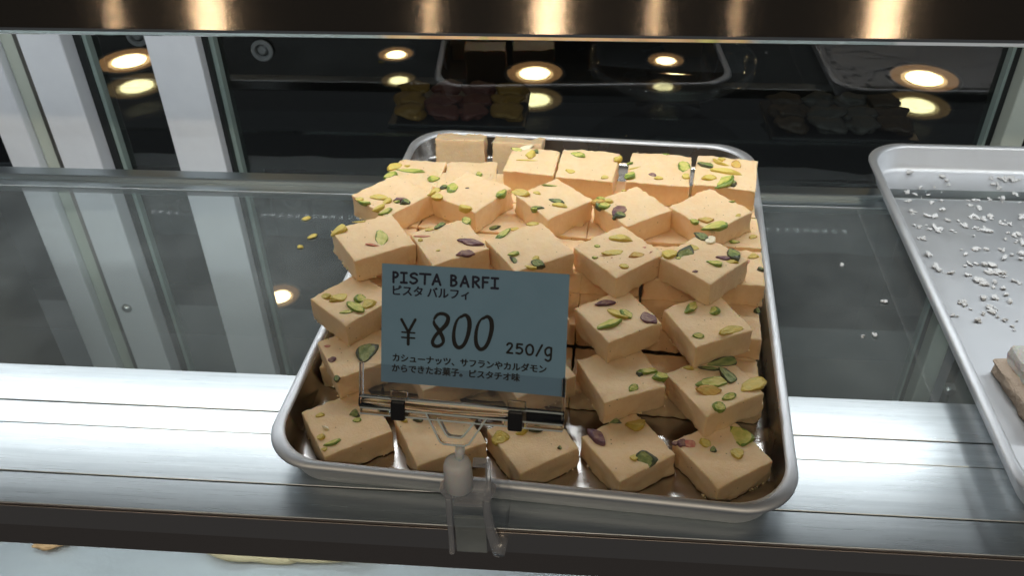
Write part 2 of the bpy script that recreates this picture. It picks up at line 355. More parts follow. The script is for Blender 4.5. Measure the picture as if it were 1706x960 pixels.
upright(-.635, .750, 'slotted steel upright with bracket beside the white corner post', -1)
upright(.412, .735, 'slotted steel upright with bracket below the coconut tray', 1)
obj_side = obj('steel_side_sheet', B(-.600, -.5990, .60, .742, ZB, -.010), metal('warm_steel_panel', (.16, .13, .09), .35, 40, .1)); tag(obj_side, 'brownish steel end panel under the shelf by the corner post', 'panel')

# lower deck of the case and what stands on it
tag(obj('lower_deck', B(XL, XR, .30, .772, -.345, -.335), m_carton), kind='structure')
ltray_m = mat('crinkled_foil_sheet', (.50, .56, .60), .5, .3); v = coords(ltray_m); n = nz(ltray_m, v, 14, 5); bump(ltray_m, n.outputs['Fac'], .12, .02)
ft = bmesh.new(); bmesh.ops.create_grid(ft, x_segments=60, y_segments=16, size=.5)
for w in ft.verts:
    w.co = Vector((w.co.x * 1.7, w.co.y * .22, 0)); w.co.z = .012 * noise.noise(w.co * 9) + .004 * noise.noise(w.co * 30)
tag(obj('foil_sheet', ft, ltray_m, None, (-.1, .46, -.272), smooth=True), 'crinkled silvery sheet on the deck below the front rail', 'sheet')
m_ysw = mat('pale_yellow_sweet', (.66, .60, .38), .6)
for i, (xx, yy, ww) in enumerate(((-.285, .482, .05), (-.215, .486, .045), (-.120, .487, .012), (-.465, .470, .016))):
    bmy = lump(ww, 1, .45, .22, i + 3, .3)
    tag(obj('yellow_sweet', bmy, m_ysw if i < 3 else mat('tan_sweet', (.55, .36, .18), .6), None, (xx, yy, -.262), (0, 0, .1 * i), True),
        ['wide pale yellow sweet on the foil sheet below the rail', 'pale yellow sweet touching the wide one on the foil sheet', 'tiny yellow sweet on the foil sheet below the clear clamp', 'tan sweet at the far end of the foil sheet'][i], 'sweet')

# ---- staff side behind the doors: dark counter with a glass top
m_cbase = mat('polished_dark_counter', (.006, .006, .007), .015, 0, **{'Specular IOR Level': .7})
tag(obj('back_counter', B(-1.6, 1.4, .86, 1.75, -.30, -.098), m_cbase), 'dark polished counter top behind the glass doors', 'counter')
tag(obj('counter_glass_top', B(-1.6, 1.4, .86, 1.75, -.0535, -.05), m_counter_glass), 'clear glass sheet held above the dark counter', 'glass sheet')
tag(obj('counter_back_wall', B(-2.6, 2.4, 3.6, 3.62, -1, 1.2), m_carton), kind='structure')

def sweets_box(x, y, cols, label):
    t = tag(empty('sweet_box', (x, y, -.05)), label, 'sweet box')
    obj('tray_base', B(-.075, .075, -.045, .045, 0, .004, .001, 1), m_black, t)
    rnd = random.Random(int(x * 1000))
    for i, c in enumerate(cols):
        for k in range(3):
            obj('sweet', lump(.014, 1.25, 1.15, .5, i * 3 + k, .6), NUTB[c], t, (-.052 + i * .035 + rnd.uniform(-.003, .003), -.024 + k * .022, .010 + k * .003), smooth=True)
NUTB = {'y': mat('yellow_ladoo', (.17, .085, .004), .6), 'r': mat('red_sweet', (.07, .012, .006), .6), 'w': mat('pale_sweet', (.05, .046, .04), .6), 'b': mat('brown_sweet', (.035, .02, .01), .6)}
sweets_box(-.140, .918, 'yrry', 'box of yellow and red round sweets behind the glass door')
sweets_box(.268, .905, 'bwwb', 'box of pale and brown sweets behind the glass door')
st = tag(empty('cake_stand', (.090, .935, -.05)), 'clear glass cake stand behind the glass door', 'cake stand')
obj('plate', lathe(bmesh.new(), [(.0001, .040), (.080, .040), (.088, .046), (.089, .060), (.087, .060), (.085, .048), (.078, .043), (.0001, .043)], 48), m_stand_glass, st, smooth=True)
obj('foot', lathe(bmesh.new(), [(.0001, .0), (.036, .0), (.036, .003), (.010, .008), (.008, .036), (.02, .0398), (.0001, .0399)], 32), m_stand_glass, st, smooth=True)

# ---- recessed downlights: staff side (mirrored in the counter) and customer side (streaks on the beam)
def downlight(x, y, z, r, label, bulb, group, ring=True):
    t = tag(empty('downlight', (x, y, z)), label, 'lamp', group)
    obj('bulb', lathe(bmesh.new(), [(.0001, .002), (r * .55, .002)], 28), bulb, t)
    if ring: obj('reflector', lathe(bmesh.new(), [(r * .56, .006), (r * .68, .004)], 28), m_refl, t); obj('outer_reflector', lathe(bmesh.new(), [(r * .685, .004), (r, 0.0)], 28), m_refl2, t)
    obj('trim', lathe(bmesh.new(), [(r, -.001), (r * 1.10, -.002), (r * 1.12, .003)], 28), m_white, t)
for x, y, r in ((-1.598, 2.87, .105), (-.176, 2.82, .092), (1.085, 2.83, .105)):
    downlight(x, y, .75, r, 'large round warm downlight over the staff counter', m_bulb_s, 'large staff side downlights')
for x, y, r in ((-.67, 2.958, .060), (.263, 2.94, .060)):
    downlight(x, y, .75, r, 'small round warm downlight over the staff counter', m_bulb_s, 'small staff side downlights')
downlight(-.630, 1.455, .75, .040, 'single small downlight close behind the case', m_bulb_s, None)
for x, r in ((-.942, .075), (-.098, .075), (.689, .075), (-1.19, .032), (-.388, .032), (.154, .032), (.346, .022)):
    downlight(x, -.80, 1.25, r, 'warm ceiling downlight on the customer side', m_bulb, 'customer side downlights', False)

# ================================================================== trays
def rrect(hx, hy, r, n=8):
    pts = []
    for cx, cy, a0 in ((hx - r, -hy + r, -90), (hx - r, hy - r, 0), (-hx + r, hy - r, 90), (-hx + r, -hy + r, 180)):
        for k in range(n + 1):
            a = math.radians(a0 + 90 * k / n); pts.append((cx + r * math.cos(a), cy + r * math.sin(a)))
    return pts
TH = .0245
def make_tray(name, loc, rz, label, pan_m, hx=.150, hy=.202):
    t = tag(empty(name, loc, (0, 0, rz)), label, 'tray')
    def sweep(loops, cap=True):
        bm = bmesh.new(); rings = []
        for inset, z, r in loops:
            rings.append([bm.verts.new((a, b, z)) for a, b in rrect(hx - inset, hy - inset, max(r, .003), 10)])
        for i in range(len(rings) - 1):
            n = len(rings[i])
            for k in range(n): bm.faces.new((rings[i][k], rings[i][(k + 1) % n], rings[i + 1][(k + 1) % n], rings[i + 1][k]))
        if cap: bm.faces.new(rings[-1])
        return bm
    inner = [(.0060, TH - .0006, .030), (.0066, TH - .0022, .0295), (.0098, .0065, .027), (.0110, .0040, .026), (.0130, .0028, .024), (.0160, .0024, .021)]
    w = obj('pan', sweep(inner), pan_m, t, smooth=True)
    outer = [(.0035, TH - .0045, .033), (.0056, TH - .0030, .030), (.0090, .0060, .027), (.0108, .0014, .025), (.0140, .0003, .022)]
    obj('outer_wall', sweep(outer), m_tray, t, smooth=True)
    rim = []
    for k in range(13):
        a = math.pi * (-.05 + 1.35 * k / 12)
        rim.append((.0035 + .0032 * math.cos(a) * 1.0, TH - .0022 + .0026 * math.sin(a), .033))
    obj('rim', sweep(rim, False), m_tray, t, smooth=True)
    return t
make_tray('metal_tray', (-.0164, .5198, 0), math.radians(-3.71), 'rounded aluminium tray heaped with cream barfi squares', m_tray_oily)
make_tray('metal_tray', (.3870, .5190, 0), math.radians(-.4), 'nearly empty aluminium tray dusted with white coconut flakes', m_tray)

# ================================================================== barfi
SZ, HZ, FL = .04013, .01716, .00255
def barfi_mesh(s, h, seed, rough=1.0):
    rnd = random.Random(seed); a = s / 2; c = h / 2; r = .0008
    def axis(d, n):
        return [-d, -d + r * .45, -d + r] + [-d + r + (2 * d - 2 * r) * k / n for k in range(1, n)] + [d - r, d - r * .45, d]
    ax = axis(a, 16); az = axis(c, 7); bm = bmesh.new(); V = {}
    na, nc = len(ax) - 1, len(az) - 1
    def vert(i, j, k):
        if (i, j, k) in V: return V[i, j, k]
        V[i, j, k] = bm.verts.new((ax[i], ax[j], az[k])); return V[i, j, k]
    for i in range(na):
        for j in range(na):
            bm.faces.new([vert(i, j, nc), vert(i + 1, j, nc), vert(i + 1, j + 1, nc), vert(i, j + 1, nc)])
            bm.faces.new([vert(i, j, 0), vert(i, j + 1, 0), vert(i + 1, j + 1, 0), vert(i + 1, j, 0)])
    for i in range(na):
        for k in range(nc):
            bm.faces.new([vert(i, 0, k), vert(i + 1, 0, k), vert(i + 1, 0, k + 1), vert(i, 0, k + 1)])
            bm.faces.new([vert(i, na, k), vert(i, na, k + 1), vert(i + 1, na, k + 1), vert(i + 1, na, k)])
            bm.faces.new([vert(0, i, k), vert(0, i, k + 1), vert(0, i + 1, k + 1), vert(0, i + 1, k)])
            bm.faces.new([vert(na, i, k), vert(na, i + 1, k), vert(na, i + 1, k + 1), vert(na, i, k + 1)])
    o = Vector((rnd.uniform(-9, 9), rnd.uniform(-9, 9), rnd.uniform(-9, 9)))
    sh1, sh2 = rnd.uniform(-.04, .04), rnd.uniform(-.03, .03); tp = rnd.uniform(-.02, .02)
    corner = [rnd.uniform(.2, 1.6) for _ in range(4)]
    for w in bm.verts:
        p = w.co.copy(); rr = r
        top = p.z > 0
        q = Vector((max(-a + rr, min(a - rr, p.x)), max(-a + rr, min(a - rr, p.y)), max(-c + rr, min(c - rr, p.z))))
        d = p - q
        if d.length > 1e-9: p = q + d.normalized() * rr
        ex = min(a - abs(p.x), a - abs(p.y))               # how near the cut sides
        cn = Vector((p.x, p.y, 0)).length / (a * 1.414)
        n1 = noise.noise(p * 60 + o); n2 = noise.noise(p * 190 + o); n3 = noise.noise(p * 420 + o)
        side = Vector((p.x / a, p.y / a, 0))
        out = Vector((math.copysign(1, p.x) if abs(p.x) > a - rr * 1.01 else 0, math.copysign(1, p.y) if abs(p.y) > a - rr * 1.01 else 0, 0))
        low = max(0, -p.z / c)
        p += out * (n1 * .0005 + n2 * .00035 * (1 + 2.4 * low) + n3 * .00024 * (1 + 3 * low * low) + .0010 * low * (noise.noise(p * 110 + o * 2)))
        if top and p.z > c - rr * 1.01:
            p.z += n1 * .00045 + n2 * .0002 - .0006 * max(0, cn - .8) / .2 * corner[(p.x > 0) * 2 + (p.y > 0)]
            if ex < .0035: p.z += (n2 * .0006 + n3 * .0006 - .0007 * max(0, noise.noise(p * 150 + o * 3) - .15)) * (1 - ex / .0035)
        elif low > .8:
            p.z += max(0, n2) * .0004 if ex < .002 else 0
        p.x *= 1 + sh1 * p.y / a * .4 - tp * p.z / c * .5; p.y *= 1 + sh2 * p.x / a * .4
        w.co = p
    me = bpy.data.meshes.new('barfi'); bm.normal_update(); bm.to_mesh(me); bm.free()
    for f in me.polygons: f.use_smooth = True
    me.materials.append(m_barfi); return me
def kernel(seed):
    bm = bmesh.new(); bmesh.ops.create_icosphere(bm, subdivisions=3, radius=1.0); rnd = random.Random(seed); o = Vector((seed * 3.3, 1, 2))
    bend = rnd.uniform(-.35, .35); cut = rnd.uniform(.30, .62); tip = rnd.uniform(-.35, .35); tilt = rnd.uniform(-.35, .35); tilt2 = rnd.uniform(-.3, .3)
    chop = rnd.choice((2, 2, .45, .6)); ca = rnd.uniform(-.8, .8)
    for w in bm.verts:
        p = w.co; k = 1 - .30 * p.x * p.x + tip * p.x
        p = Vector((p.x, p.y * k + bend * (p.x * p.x - .4), p.z * k))
        p *= 1 + .22 * noise.noise(p * 1.5 + o) + .10 * noise.noise(p * 4 + o)
        d = p.x * math.cos(ca) + p.y * math.sin(ca)
        if d > chop: p -= Vector((math.cos(ca), math.sin(ca), 0)) * (d - chop) * .85
        lim = cut + tilt * p.x + tilt2 * p.y + .10 * noise.noise(p * 3 + o)
        if p.z > lim: p.z = lim; w.tag = True
        w.co = p
    for f in bm.faces:
        t_ = all(q.tag for q in f.verts); f.smooth = not t_; f.material_index = 1 if t_ else 0
    me = bpy.data.meshes.new('pistachio'); bm.normal_update(); bm.to_mesh(me); bm.free()
    return me
KERN = {t: [] for t in NUT}
for t in NUT:
    for k in range(7):
        me = kernel(k * 13 + ord(t)); me.materials.append(NUT[t][0]); me.materials.append(NUT[t][1]); KERN[t].append(me)
def add_nut(parent, u, w, ln, wd, ang, ty, top, rnd):
    o = bpy.data.objects.new('pistachio_piece', rnd.choice(KERN[ty])); COL.objects.link(o); o.parent = parent
    wd = max(min(wd, ln * .8 if ln > 5 else wd), 1.0); th = min(max(wd * .60, .7), 3.2) / 1000
    if ty in 'r' : th *= .4
    o.location = (u / 1000, w / 1000, top + th * .02); o.scale = (ln / 2000 * 1.18, wd / 2000 * 1.18, th)
    o.rotation_euler = (rnd.uniform(-.35, .35), rnd.uniform(-.2, .2), math.radians(ang))
PIECES = [
('B1',-135.2,538.8,4,49.3,40.5,[(-20.1,11.4,5.5,3.4,-46,'y'),(-20.2,5.5,8.3,3.7,-63,'g'),(-8.6,1.8,14.4,4.8,-64,'y'),(-8.8,-5.5,7.0,4.8,-9,'y'),(-16.3,-8.0,11.6,5.3,5,'y'),(-1.1,-10.7,8.3,5.3,-46,'p'),(-0.6,-15.6,6.6,6.0,-27,'d'),(-17.5,-14.7,8.8,3.7,-18,'g'),(-3.3,-9.9,5.5,4.0,-46,'g')]),
('B2',-79.4,546.3,4,56.7,40.8,[(-8.0,18.9,6.2,3.8,-17,'d'),(-6.3,13.0,10.4,6.7,23,'g'),(-15.4,20.4,6.7,4.1,-16,'y'),(-20.3,13.2,8.8,4.8,-71,'y'),(9.8,-20.4,10.4,6.0,-4,'g'),(-20.4,-12.3,10.7,6.5,-92,'y'),(-18.3,20.4,8.5,2.7,-16,'y'),(1.4,4.9,2.8,1.3,-34,'p')]),
('B3',-20.9,540.5,4,40.5,38.7,[(7.8,14.1,10.7,1.9,-37,'g'),(-15.2,18.9,13.5,5.3,-64,'y'),(-5.8,11.2,5.3,2.6,-64,'y'),(-0.9,-5.7,10.8,3.8,-56,'d'),(-3.1,-11.3,9.8,4.2,-55,'y'),(-16.5,-4.0,8.8,2.7,-52,'d'),(-19.4,-3.9,4.7,4.6,-37,'g')]),
('B4',33.6,532.5,4,36.7,37.9,[(-13.5,18.9,6.2,4.3,-15,'g'),(-17.1,15.7,8.7,7.1,-33,'o'),(-16.3,9.9,9.1,5.6,11,'g'),(-10.6,12.7,5.8,5.1,-33,'y'),(-18.9,12.3,8.6,5.6,48,'d'),(-12.1,-0.7,15.1,7.0,21,'p'),(-16.0,-5.7,9.3,5.5,0,'d'),(7.4,18.9,3.0,1.7,-33,'y')]),
('B5',86.7,531.0,4,41.1,39.5,[(-12.8,-16.9,18.4,8.3,-17,'g'),(-12.4,-8.9,10.0,5.0,-47,'o'),(-19.5,-4.6,8.0,3.3,-89,'g'),(18.2,-2.6,4.0,2.3,-38,'g'),(7.9,-17.4,3.9,2.3,4,'y')]),
('C1',-138.1,485.6,4,33.9,42.8,[(-15.8,18.6,14.4,7.7,20,'y'),(3.9,-7.6,16.3,6.9,-101,'g'),(-3.7,-9.4,7.9,3.7,-39,'r'),(-1.2,21.4,8.4,1.3,-21,'y')]),
('C2',-86.8,483.3,4,30.8,39.8,[(1.4,18.7,10.6,3.5,27,'d'),(-6.4,17.5,6.3,2.3,-9,'y'),(-13.8,13.0,9.3,2.2,-27,'r'),(11.6,-8.6,15.0,4.9,-44,'p'),(3.4,-18.3,10.5,4.3,-19,'p'),(19.9,15.1,8.3,5.1,-89,'g'),(-16.4,9.2,2.6,2.5,-27,'y'),(-10.4,-7.1,3.0,1.7,-27,'y')]),
('C3',-34.1,480.2,4,33.3,42.5,[(-7.4,20.2,13.9,4.5,16,'g'),(14.7,21.3,7.9,3.0,-21,'y'),(-12.8,-3.5,7.6,3.6,-16,'g'),(-16.5,-9.3,7.0,3.0,-88,'d'),(-5.4,-21.3,9.2,5.3,-61,'d'),(-11.2,-21.3,11.9,2.8,-61,'y'),(-3.3,-15.0,5.1,4.8,54,'y')]),
('C4',23.9,478.4,4,40.6,41.4,[(9.1,8.8,13.1,6.0,-46,'y'),(-5.3,-0.1,13.9,4.2,-23,'y'),(4.6,-11.0,9.6,4.2,-20,'o'),(14.2,-7.7,3.9,1.3,-37,'r'),(15.5,-13.5,5.3,1.3,29,'r'),(-8.0,11.7,3.9,2.1,-37,'g'),(-9.4,-15.2,5.3,3.6,-54,'y'),(-17.5,2.9,3.7,2.3,-37,'g'),(-8.8,-3.3,1.6,1.3,-37,'r')]),
('C5',77.8,472.8,4,46.5,39.6,[(-12.8,17.5,10.4,8.5,-1,'y'),(-5.1,11.5,13.7,7.9,11,'d'),(3.2,11.4,7.5,4.0,-93,'y'),(17.7,16.2,10.0,5.4,-70,'d'),(18.6,10.0,9.3,5.4,21,'w'),(16.2,-11.3,14.1,7.9,-116,'d'),(8.2,-8.8,8.8,3.4,-52,'p'),(7.9,-14.3,7.7,2.6,-52,'y'),(-0.4,-8.9,10.0,4.7,-69,'g'),(-12.9,11.2,3.2,2.0,-43,'g'),(-16.3,-5.4,2.9,1.8,-43,'p')]),
('D1',-143.7,440.9,3,49.2,31.4,[(-5.6,5.5,12.3,6.1,-37,'y'),(2.6,-4.2,7.6,10.1,40,'g'),(-4.5,-8.3,15.4,6.0,-89,'g'),(3.1,-13.1,8.2,7.2,1,'y'),(-10.8,-9.3,8.1,2.8,-37,'g'),(-10.3,13.1,4.8,6.1,34,'y'),(-9.4,6.4,6.5,3.0,-29,'y')]),
('D4',23.4,434.0,3,33.1,38.9,[(-8.1,-5.0,16.8,6.9,0,'g'),(-0.4,0.8,14.1,5.1,-67,'y'),(-0.3,12.7,12.7,4.7,-14,'p'),(14.0,-12.7,9.7,7.8,-86,'p'),(4.5,-3.4,8.4,5.8,-60,'g')]),
('D5',77.7,433.0,3,26.6,39.4,[(-3.5,13.0,13.1,5.0,33,'g'),(7.7,3.9,7.9,5.6,-101,'g'),(8.3,-15.4,17.4,4.7,-1,'y'),(-13.0,-11.8,7.0,3.5,-23,'g')]),
('E1',-136.5,410.8,2,30.5,38.5,[(5.7,-4.3,16.8,10.9,45,'d'),(-14.9,11.8,4.1,2.0,-27,'r'),(-16.4,-1.7,4.4,3.5,-19,'p'),(-18.4,-19.3,3.5,3.8,-26,'d')]),
('E4',26.0,400.4,2,24.1,40.0,[(14.8,-5.6,11.7,4.6,-20,'g'),(19.6,-11.6,8.6,6.5,6,'g'),(0.9,-14.8,7.1,4.1,31,'g'),(9.7,-5.4,4.4,3.8,43,'d'),(17.8,-4.8,6.5,3.1,-6,'y')]),
('E5',80.3,394.9,2,31.7,40.5,[(-0.7,0.0,17.8,6.5,-14,'g'),(-6.8,-5.5,14.2,6.8,-35,'o'),(15.4,11.1,19.3,5.5,-20,'d'),(9.9,0.2,13.8,6.5,-85,'d'),(5.3,10.5,13.8,2.7,-35,'d'),(-10.2,-17.4,7.5,13.0,32,'g'),(0.5,-13.6,9.7,3.8,2,'g'),(18.1,-12.6,15.4,8.6,2,'y'),(-6.0,17.3,5.5,2.7,-43,'y')]),
('F1',-135.3,363.8,1,32.8,41.9,[(-11.8,11.9,4.9,2.7,-14,'y'),(-12.2,0.3,5.7,2.3,-58,'w'),(-17.5,-5.1,5.1,3.8,-53,'y'),(-13.0,-12.9,8.8,3.4,-1,'g'),(6.9,2.3,6.3,7.7,-29,'d'),(6.2,-2.8,5.3,2.7,-15,'g'),(-18.6,-15.5,4.5,2.2,-29,'y')]),
('F2',-79.3,360.0,1,28.8,41.8,[(-16.0,16.7,5.8,3.7,-50,'y'),(-8.4,13.1,5.3,3.7,-25,'d')]),
('F3',-24.6,357.3,1,34.6,39.3,[(-16.1,8.7,9.5,11.2,-4,'y'),(-1.6,8.1,10.1,5.8,7,'y'),(5.0,4.8,7.4,4.5,-30,'d'),(9.3,-14.4,2.2,2.2,-30,'d')]),
('F4',30.1,355.2,1,34.5,38.7,[(-11.2,13.8,14.0,7.4,-75,'p'),(3.0,-14.2,10.8,9.4,-37,'d'),(14.9,10.2,12.6,9.4,-17,'y'),(-2.7,-10.1,4.6,4.3,-70,'y'),(3.7,19.4,10.7,3.7,-30,'d')]),
('F5',83.5,354.4,1,33.3,39.7,[(15.9,2.8,15.5,10.4,-90,'g'),(5.9,-5.7,7.9,7.4,28,'y'),(-5.2,9.0,4.9,6.3,37,'y'),(-17.0,15.8,5.5,6.3,30,'p'),(-4.4,2.9,3.5,3.7,-29,'d'),(-13.8,12.8,6.8,7.4,-93,'r'),(-19.8,17.6,4.2,2.6,-29,'p')]),
('A1',-128.3,599.3,3,-3.9,38.1,[(-19.1,6.7,14.2,6.0,53,'y'),(-6.7,1.7,20.1,4.1,-2,'g'),(-19.1,-6.6,11.2,5.9,36,'g'),(15.1,-9.1,9.0,8.7,6,'g'),(-9.8,9.1,4.9,3.0,6,'y')]),
('A2',-86.5,598.8,3,4.1,38.8,[(-6.8,-7.5,5.6,3.6,43,'r'),(-1.0,-2.4,5.4,2.6,-1,'p'),(6.3,-0.7,5.8,7.3,87,'g'),(8.4,-8.5,4.8,2.0,-1,'g'),(-2.8,-14.5,7.1,1.4,-1,'y'),(1.9,-13.9,3.6,2.6,-1,'y'),(-1.4,-19.4,2.9,1.4,-1,'p')]),
('A3',-38.8,591.9,4,-6.6,36.7,[(-8.1,18.0,11.5,4.6,38,'w'),(-2.9,8.0,9.6,6.9,100,'y'),(-14.2,14.0,9.1,3.5,-10,'g'),(0.4,13.4,6.7,3.5,-27,'d'),(-2.4,-0.2,17.7,1.1,9,'y')]),
('A4',2.4,588.0,4,-6.7,42.6,[(-8.3,12.5,13.1,4.6,-19,'g'),(21.0,10.9,7.2,5.4,70,'y'),(-11.0,-12.7,8.5,3.7,-26,'y'),(14.8,-16.5,5.8,3.0,28,'y')]),
('A5',54.8,584.3,4,-7.3,45.1,[(3.0,22.5,5.0,2.2,10,'g'),(-22.0,4.2,5.7,3.8,70,'g'),(-17.9,-2.2,9.8,1.8,37,'y'),(-19.4,-13.3,13.8,7.5,70,'g'),(-4.3,-10.1,5.1,3.0,-19,'p'),(1.0,-14.1,6.6,3.3,10,'y'),(16.9,5.5,11.2,7.6,88,'g'),(19.5,-8.8,5.9,6.0,83,'y')]),
('A6',102.3,581.9,4,-9.3,44.1,[(-14.3,6.0,12.2,5.8,-4,'d'),(-4.0,17.7,6.4,4.4,-18,'y'),(-3.0,11.0,14.7,4.6,-27,'y'),(6.7,12.3,8.7,6.2,-70,'o'),(0.1,-0.4,19.8,5.5,-4,'y'),(-11.1,-11.9,9.8,5.4,30,'y'),(-0.3,-14.4,16.1,11.2,64,'g'),(4.5,-15.8,7.2,7.5,-41,'d')]),
]
PIECES += [('D2', -90.0, 437.0, 3, 36.0, 40.0, [(6, 8, 9, 4, 20, 'g'), (-9, -6, 7, 3, -40, 'y')]), ('D3', -33.0, 435.0, 3, 31.0, 40.0, [(10, -4, 9, 4, 70, 'd'), (-4, 9, 8, 4, 10, 'y')]),
           ('E2', -82.0, 404.5, 2, 29.0, 40.0, [(-6, 4, 9, 4, 30, 'y'), (9, -9, 8, 4, -20, 'g')]), ('E3', -28.5, 402.0, 2, 33.0, 40.0, [(8, 5, 10, 5, 15, 'g'), (-8, -8, 7, 3, 60, 'p')])]
LABEL = {
'D2': 'third-layer barfi hidden behind the blue card, next to the green-clustered one', 'D3': 'third-layer barfi hidden behind the blue card, under the long green pistachio one',
'E2': 'second-layer barfi behind the card holder, next to the dark-leaf one', 'E3': 'second-layer barfi behind the card holder, next to the jaw end',
'A1': 'low cream barfi square with big green pistachio slices beside the red-flecked one',
'A2': 'low cream barfi square with red and purple nut flecks beside the tray wall',
'A3': 'small rear barfi square topped with a white nut flake and yellow slivers',
'A4': 'rear barfi square with a single bright green sliver near its back edge',
'A5': 'rear barfi square with pistachios only around its edges and one purple fleck',
'A6': 'rear corner barfi square with a dense cluster of yellow and green pistachios',
'B1': 'diamond-set barfi with a yellow and purple pistachio cluster at its front corner',
'B2': 'diamond-set barfi with a bright green pistachio half at its right corner',
'B3': 'diamond-set barfi with a yellow corner sliver and dark green kernels in front',
'B4': 'diamond-set barfi with one large purple pistachio and an amber cluster at its corner',
'B5': 'nearly bare diamond-set barfi with one large green kernel on its front edge',
'C1': 'top-layer barfi with a fat yellow pistachio on its left corner above the price card',
'C2': 'top-layer barfi with two large purple pistachios behind the price card',
'C3': 'top-layer barfi with a long pale green pistachio on one edge, behind the card',
'C4': 'top-layer barfi with flat yellow pistachios and thin red slivers',
'C5': 'top-layer corner barfi crowded with dark green, purple and yellow pistachios',
'D1': 'third-layer barfi with a green and yellow pistachio cluster left of the price card',
'D4': 'third-layer barfi with dull green and purple pistachios right of the price card',
'D5': 'third-layer barfi with thin green slivers and a yellow sliver on its front edge',
'E1': 'second-layer barfi with one large dark green leaf-like pistachio left of the card',
'E4': 'second-layer barfi with small green pistachios at its right corner beside the holder',
'E5': 'second-layer barfi with a large heap of green pistachios spilling over its edge',
'F1': 'front-row barfi in the tray corner with small yellow crumbs and a grooved top',
'F2': 'front-row barfi half hidden behind the clear clamp',
'F3': 'front-row barfi with a round yellow pistachio right of the clear clamp',
'F4': 'front-row barfi with a purple pistachio and a round dark green one',
'F5': 'front-row corner barfi with a big standing pistachio half near its back corner',
}
def piece(idx, loc, rot, s, label, group='barfi squares heaped on the tray', nuts=(), h=HZ):
    o = obj('barfi_square', barfi_mesh(s, h, idx), None, None, loc, rot)
    tag(o, label, 'barfi', group)
    rnd = random.Random(idx * 7 + 1)
    for n_ in nuts: add_nut(o, *n_, h / 2, rnd)
    if idx < 60 or idx >= 200:
        sp_ = Soup(); a = s / 2
        for _ in range(46):
            e = rnd.uniform(-a, a); sd = rnd.choice((-1, 1)); f_ = rnd.random()
            z_ = -h / 2 + .0004 if f_ < .55 else (h / 2 - .0003 if f_ < .85 else rnd.uniform(-h / 2, h / 2)); m_ = a + rnd.uniform(-.0006, .0004)
            sp_.add((e, sd * m_, z_) if rnd.random() < .5 else (sd * m_, e, z_), rnd.uniform(.00018, .00062) * (1.3 if f_ < .55 else .8), rnd)
        tag(obj('crumbs', sp_.mesh('crumbs'), m_barfi, o), kind='stuff')
    return o
for i, (nm, x, y, lay, ang, s, nuts) in enumerate(PIECES):
    rnd = random.Random(i + 50)
    piece(i, (x / 1000, y / 1000 + (.003 if nm[0] == 'F' else 0), FL + HZ * (lay - .5)), (rnd.uniform(-.012, .012), rnd.uniform(-.012, .012), math.radians(ang)), min(s, 44.8) / 1000 if nm != 'D1' else .039, LABEL[nm], nuts=nuts)
# the squares laid flat underneath, given in the tray's own axes
TA = math.radians(-3.71)
def tr(u, w): return (u * math.cos(TA) - w * math.sin(TA), u * math.sin(TA) + w * math.cos(TA))
GX = [(2.20 - .5 - 0.985 * k) * SZ for k in range(7)]
idx = 100
LL = {3: 'flat-laid barfi square in the layer just under the diamond-set top rows', 2: 'flat-laid barfi square in the second layer, mostly covered by others', 1: 'flat-laid barfi square in the bottom layer on the tray floor'}
EXTRA = {(3, 0, 0): [(14, 12, 7, 4, 20, 'y'), (17, -2, 4, 4, 0, 'd'), (10, 6, 5, 2, 60, 'r')], (3, 0, 1): [(15, -6, 6, 3, 30, 'y'), (2, -14, 7, 3, 0, 'g')], (2, 0, 0): [(18, 8, 4, 4, 0, 'd')], (3, 4, 1): [(-6, -14, 8, 4, 20, 'd'), (8, -15, 6, 3, 0, 'y')], (3, 6, 1): [(2, -12, 8, 5, 10, 'g')]}
for lay, fronts in ((3, (11.80, 12.84, 13.85)), (2, (11.0, 12.02, 13.04, 14.06)), (1, (9.98, 10.99, 12.0, 13.01, 14.02))):
    for ri, fy in enumerate(fronts):
        for k in range(7):
            if lay < 3 and ri > 0 and k not in (0, 6): continue
            rnd = random.Random(idx); idx += 1
            du = rnd.uniform(-.4, .4) / 1000 + (rnd.uniform(-.0012, .0006) if k in (0, 6) else 0); dw = rnd.uniform(-.8, .8) / 1000
            x, y = tr(GX[k] + du - (.002 if (k == 0 and lay < 3) else 0), (fy + .5) * SZ + dw)
            piece(idx, (x, y, FL + HZ * (lay - .5)), (0, 0, TA + rnd.uniform(-.03, .03)), SZ * .965, LL[lay] if k not in (0, 6) else LL[lay] + ', at the open side', 'lower layer barfi squares', EXTRA.get((lay, k, ri), ()))
# two squares standing on edge against the rear wall of the tray
for j, (x, y, lb_) in enumerate(((-.1045, .672, 'barfi square standing on edge against the rear tray wall'), (-.0560, .668, 'barfi square standing on edge half hidden by the white-flaked one'))):
    piece(200 + j, (x, y, .0245), (math.radians(78), 0, TA + .03 - .05 * j), .0415, lb_)

# crumbs of pistachio and coconut on the glass
for x, y, l_ in ((-.2285, .6136, 'long yellow pistachio crumb on the bare shelf glass'), (-.2166, .5876, 'knobbly yellow pistachio crumb on the bare shelf glass'), (-.2225, .5728, 'smallest yellow pistachio crumb on the bare shelf glass')):
    o = obj('pistachio_crumb', lump(.0032, 1.3 - .6 * (y < .58), .8, .35, x * 99, .5, 2), NUT['y'][1], None, (x, y, -.0006), (0, 0, .7), True); tag(o, l_, 'crumb')

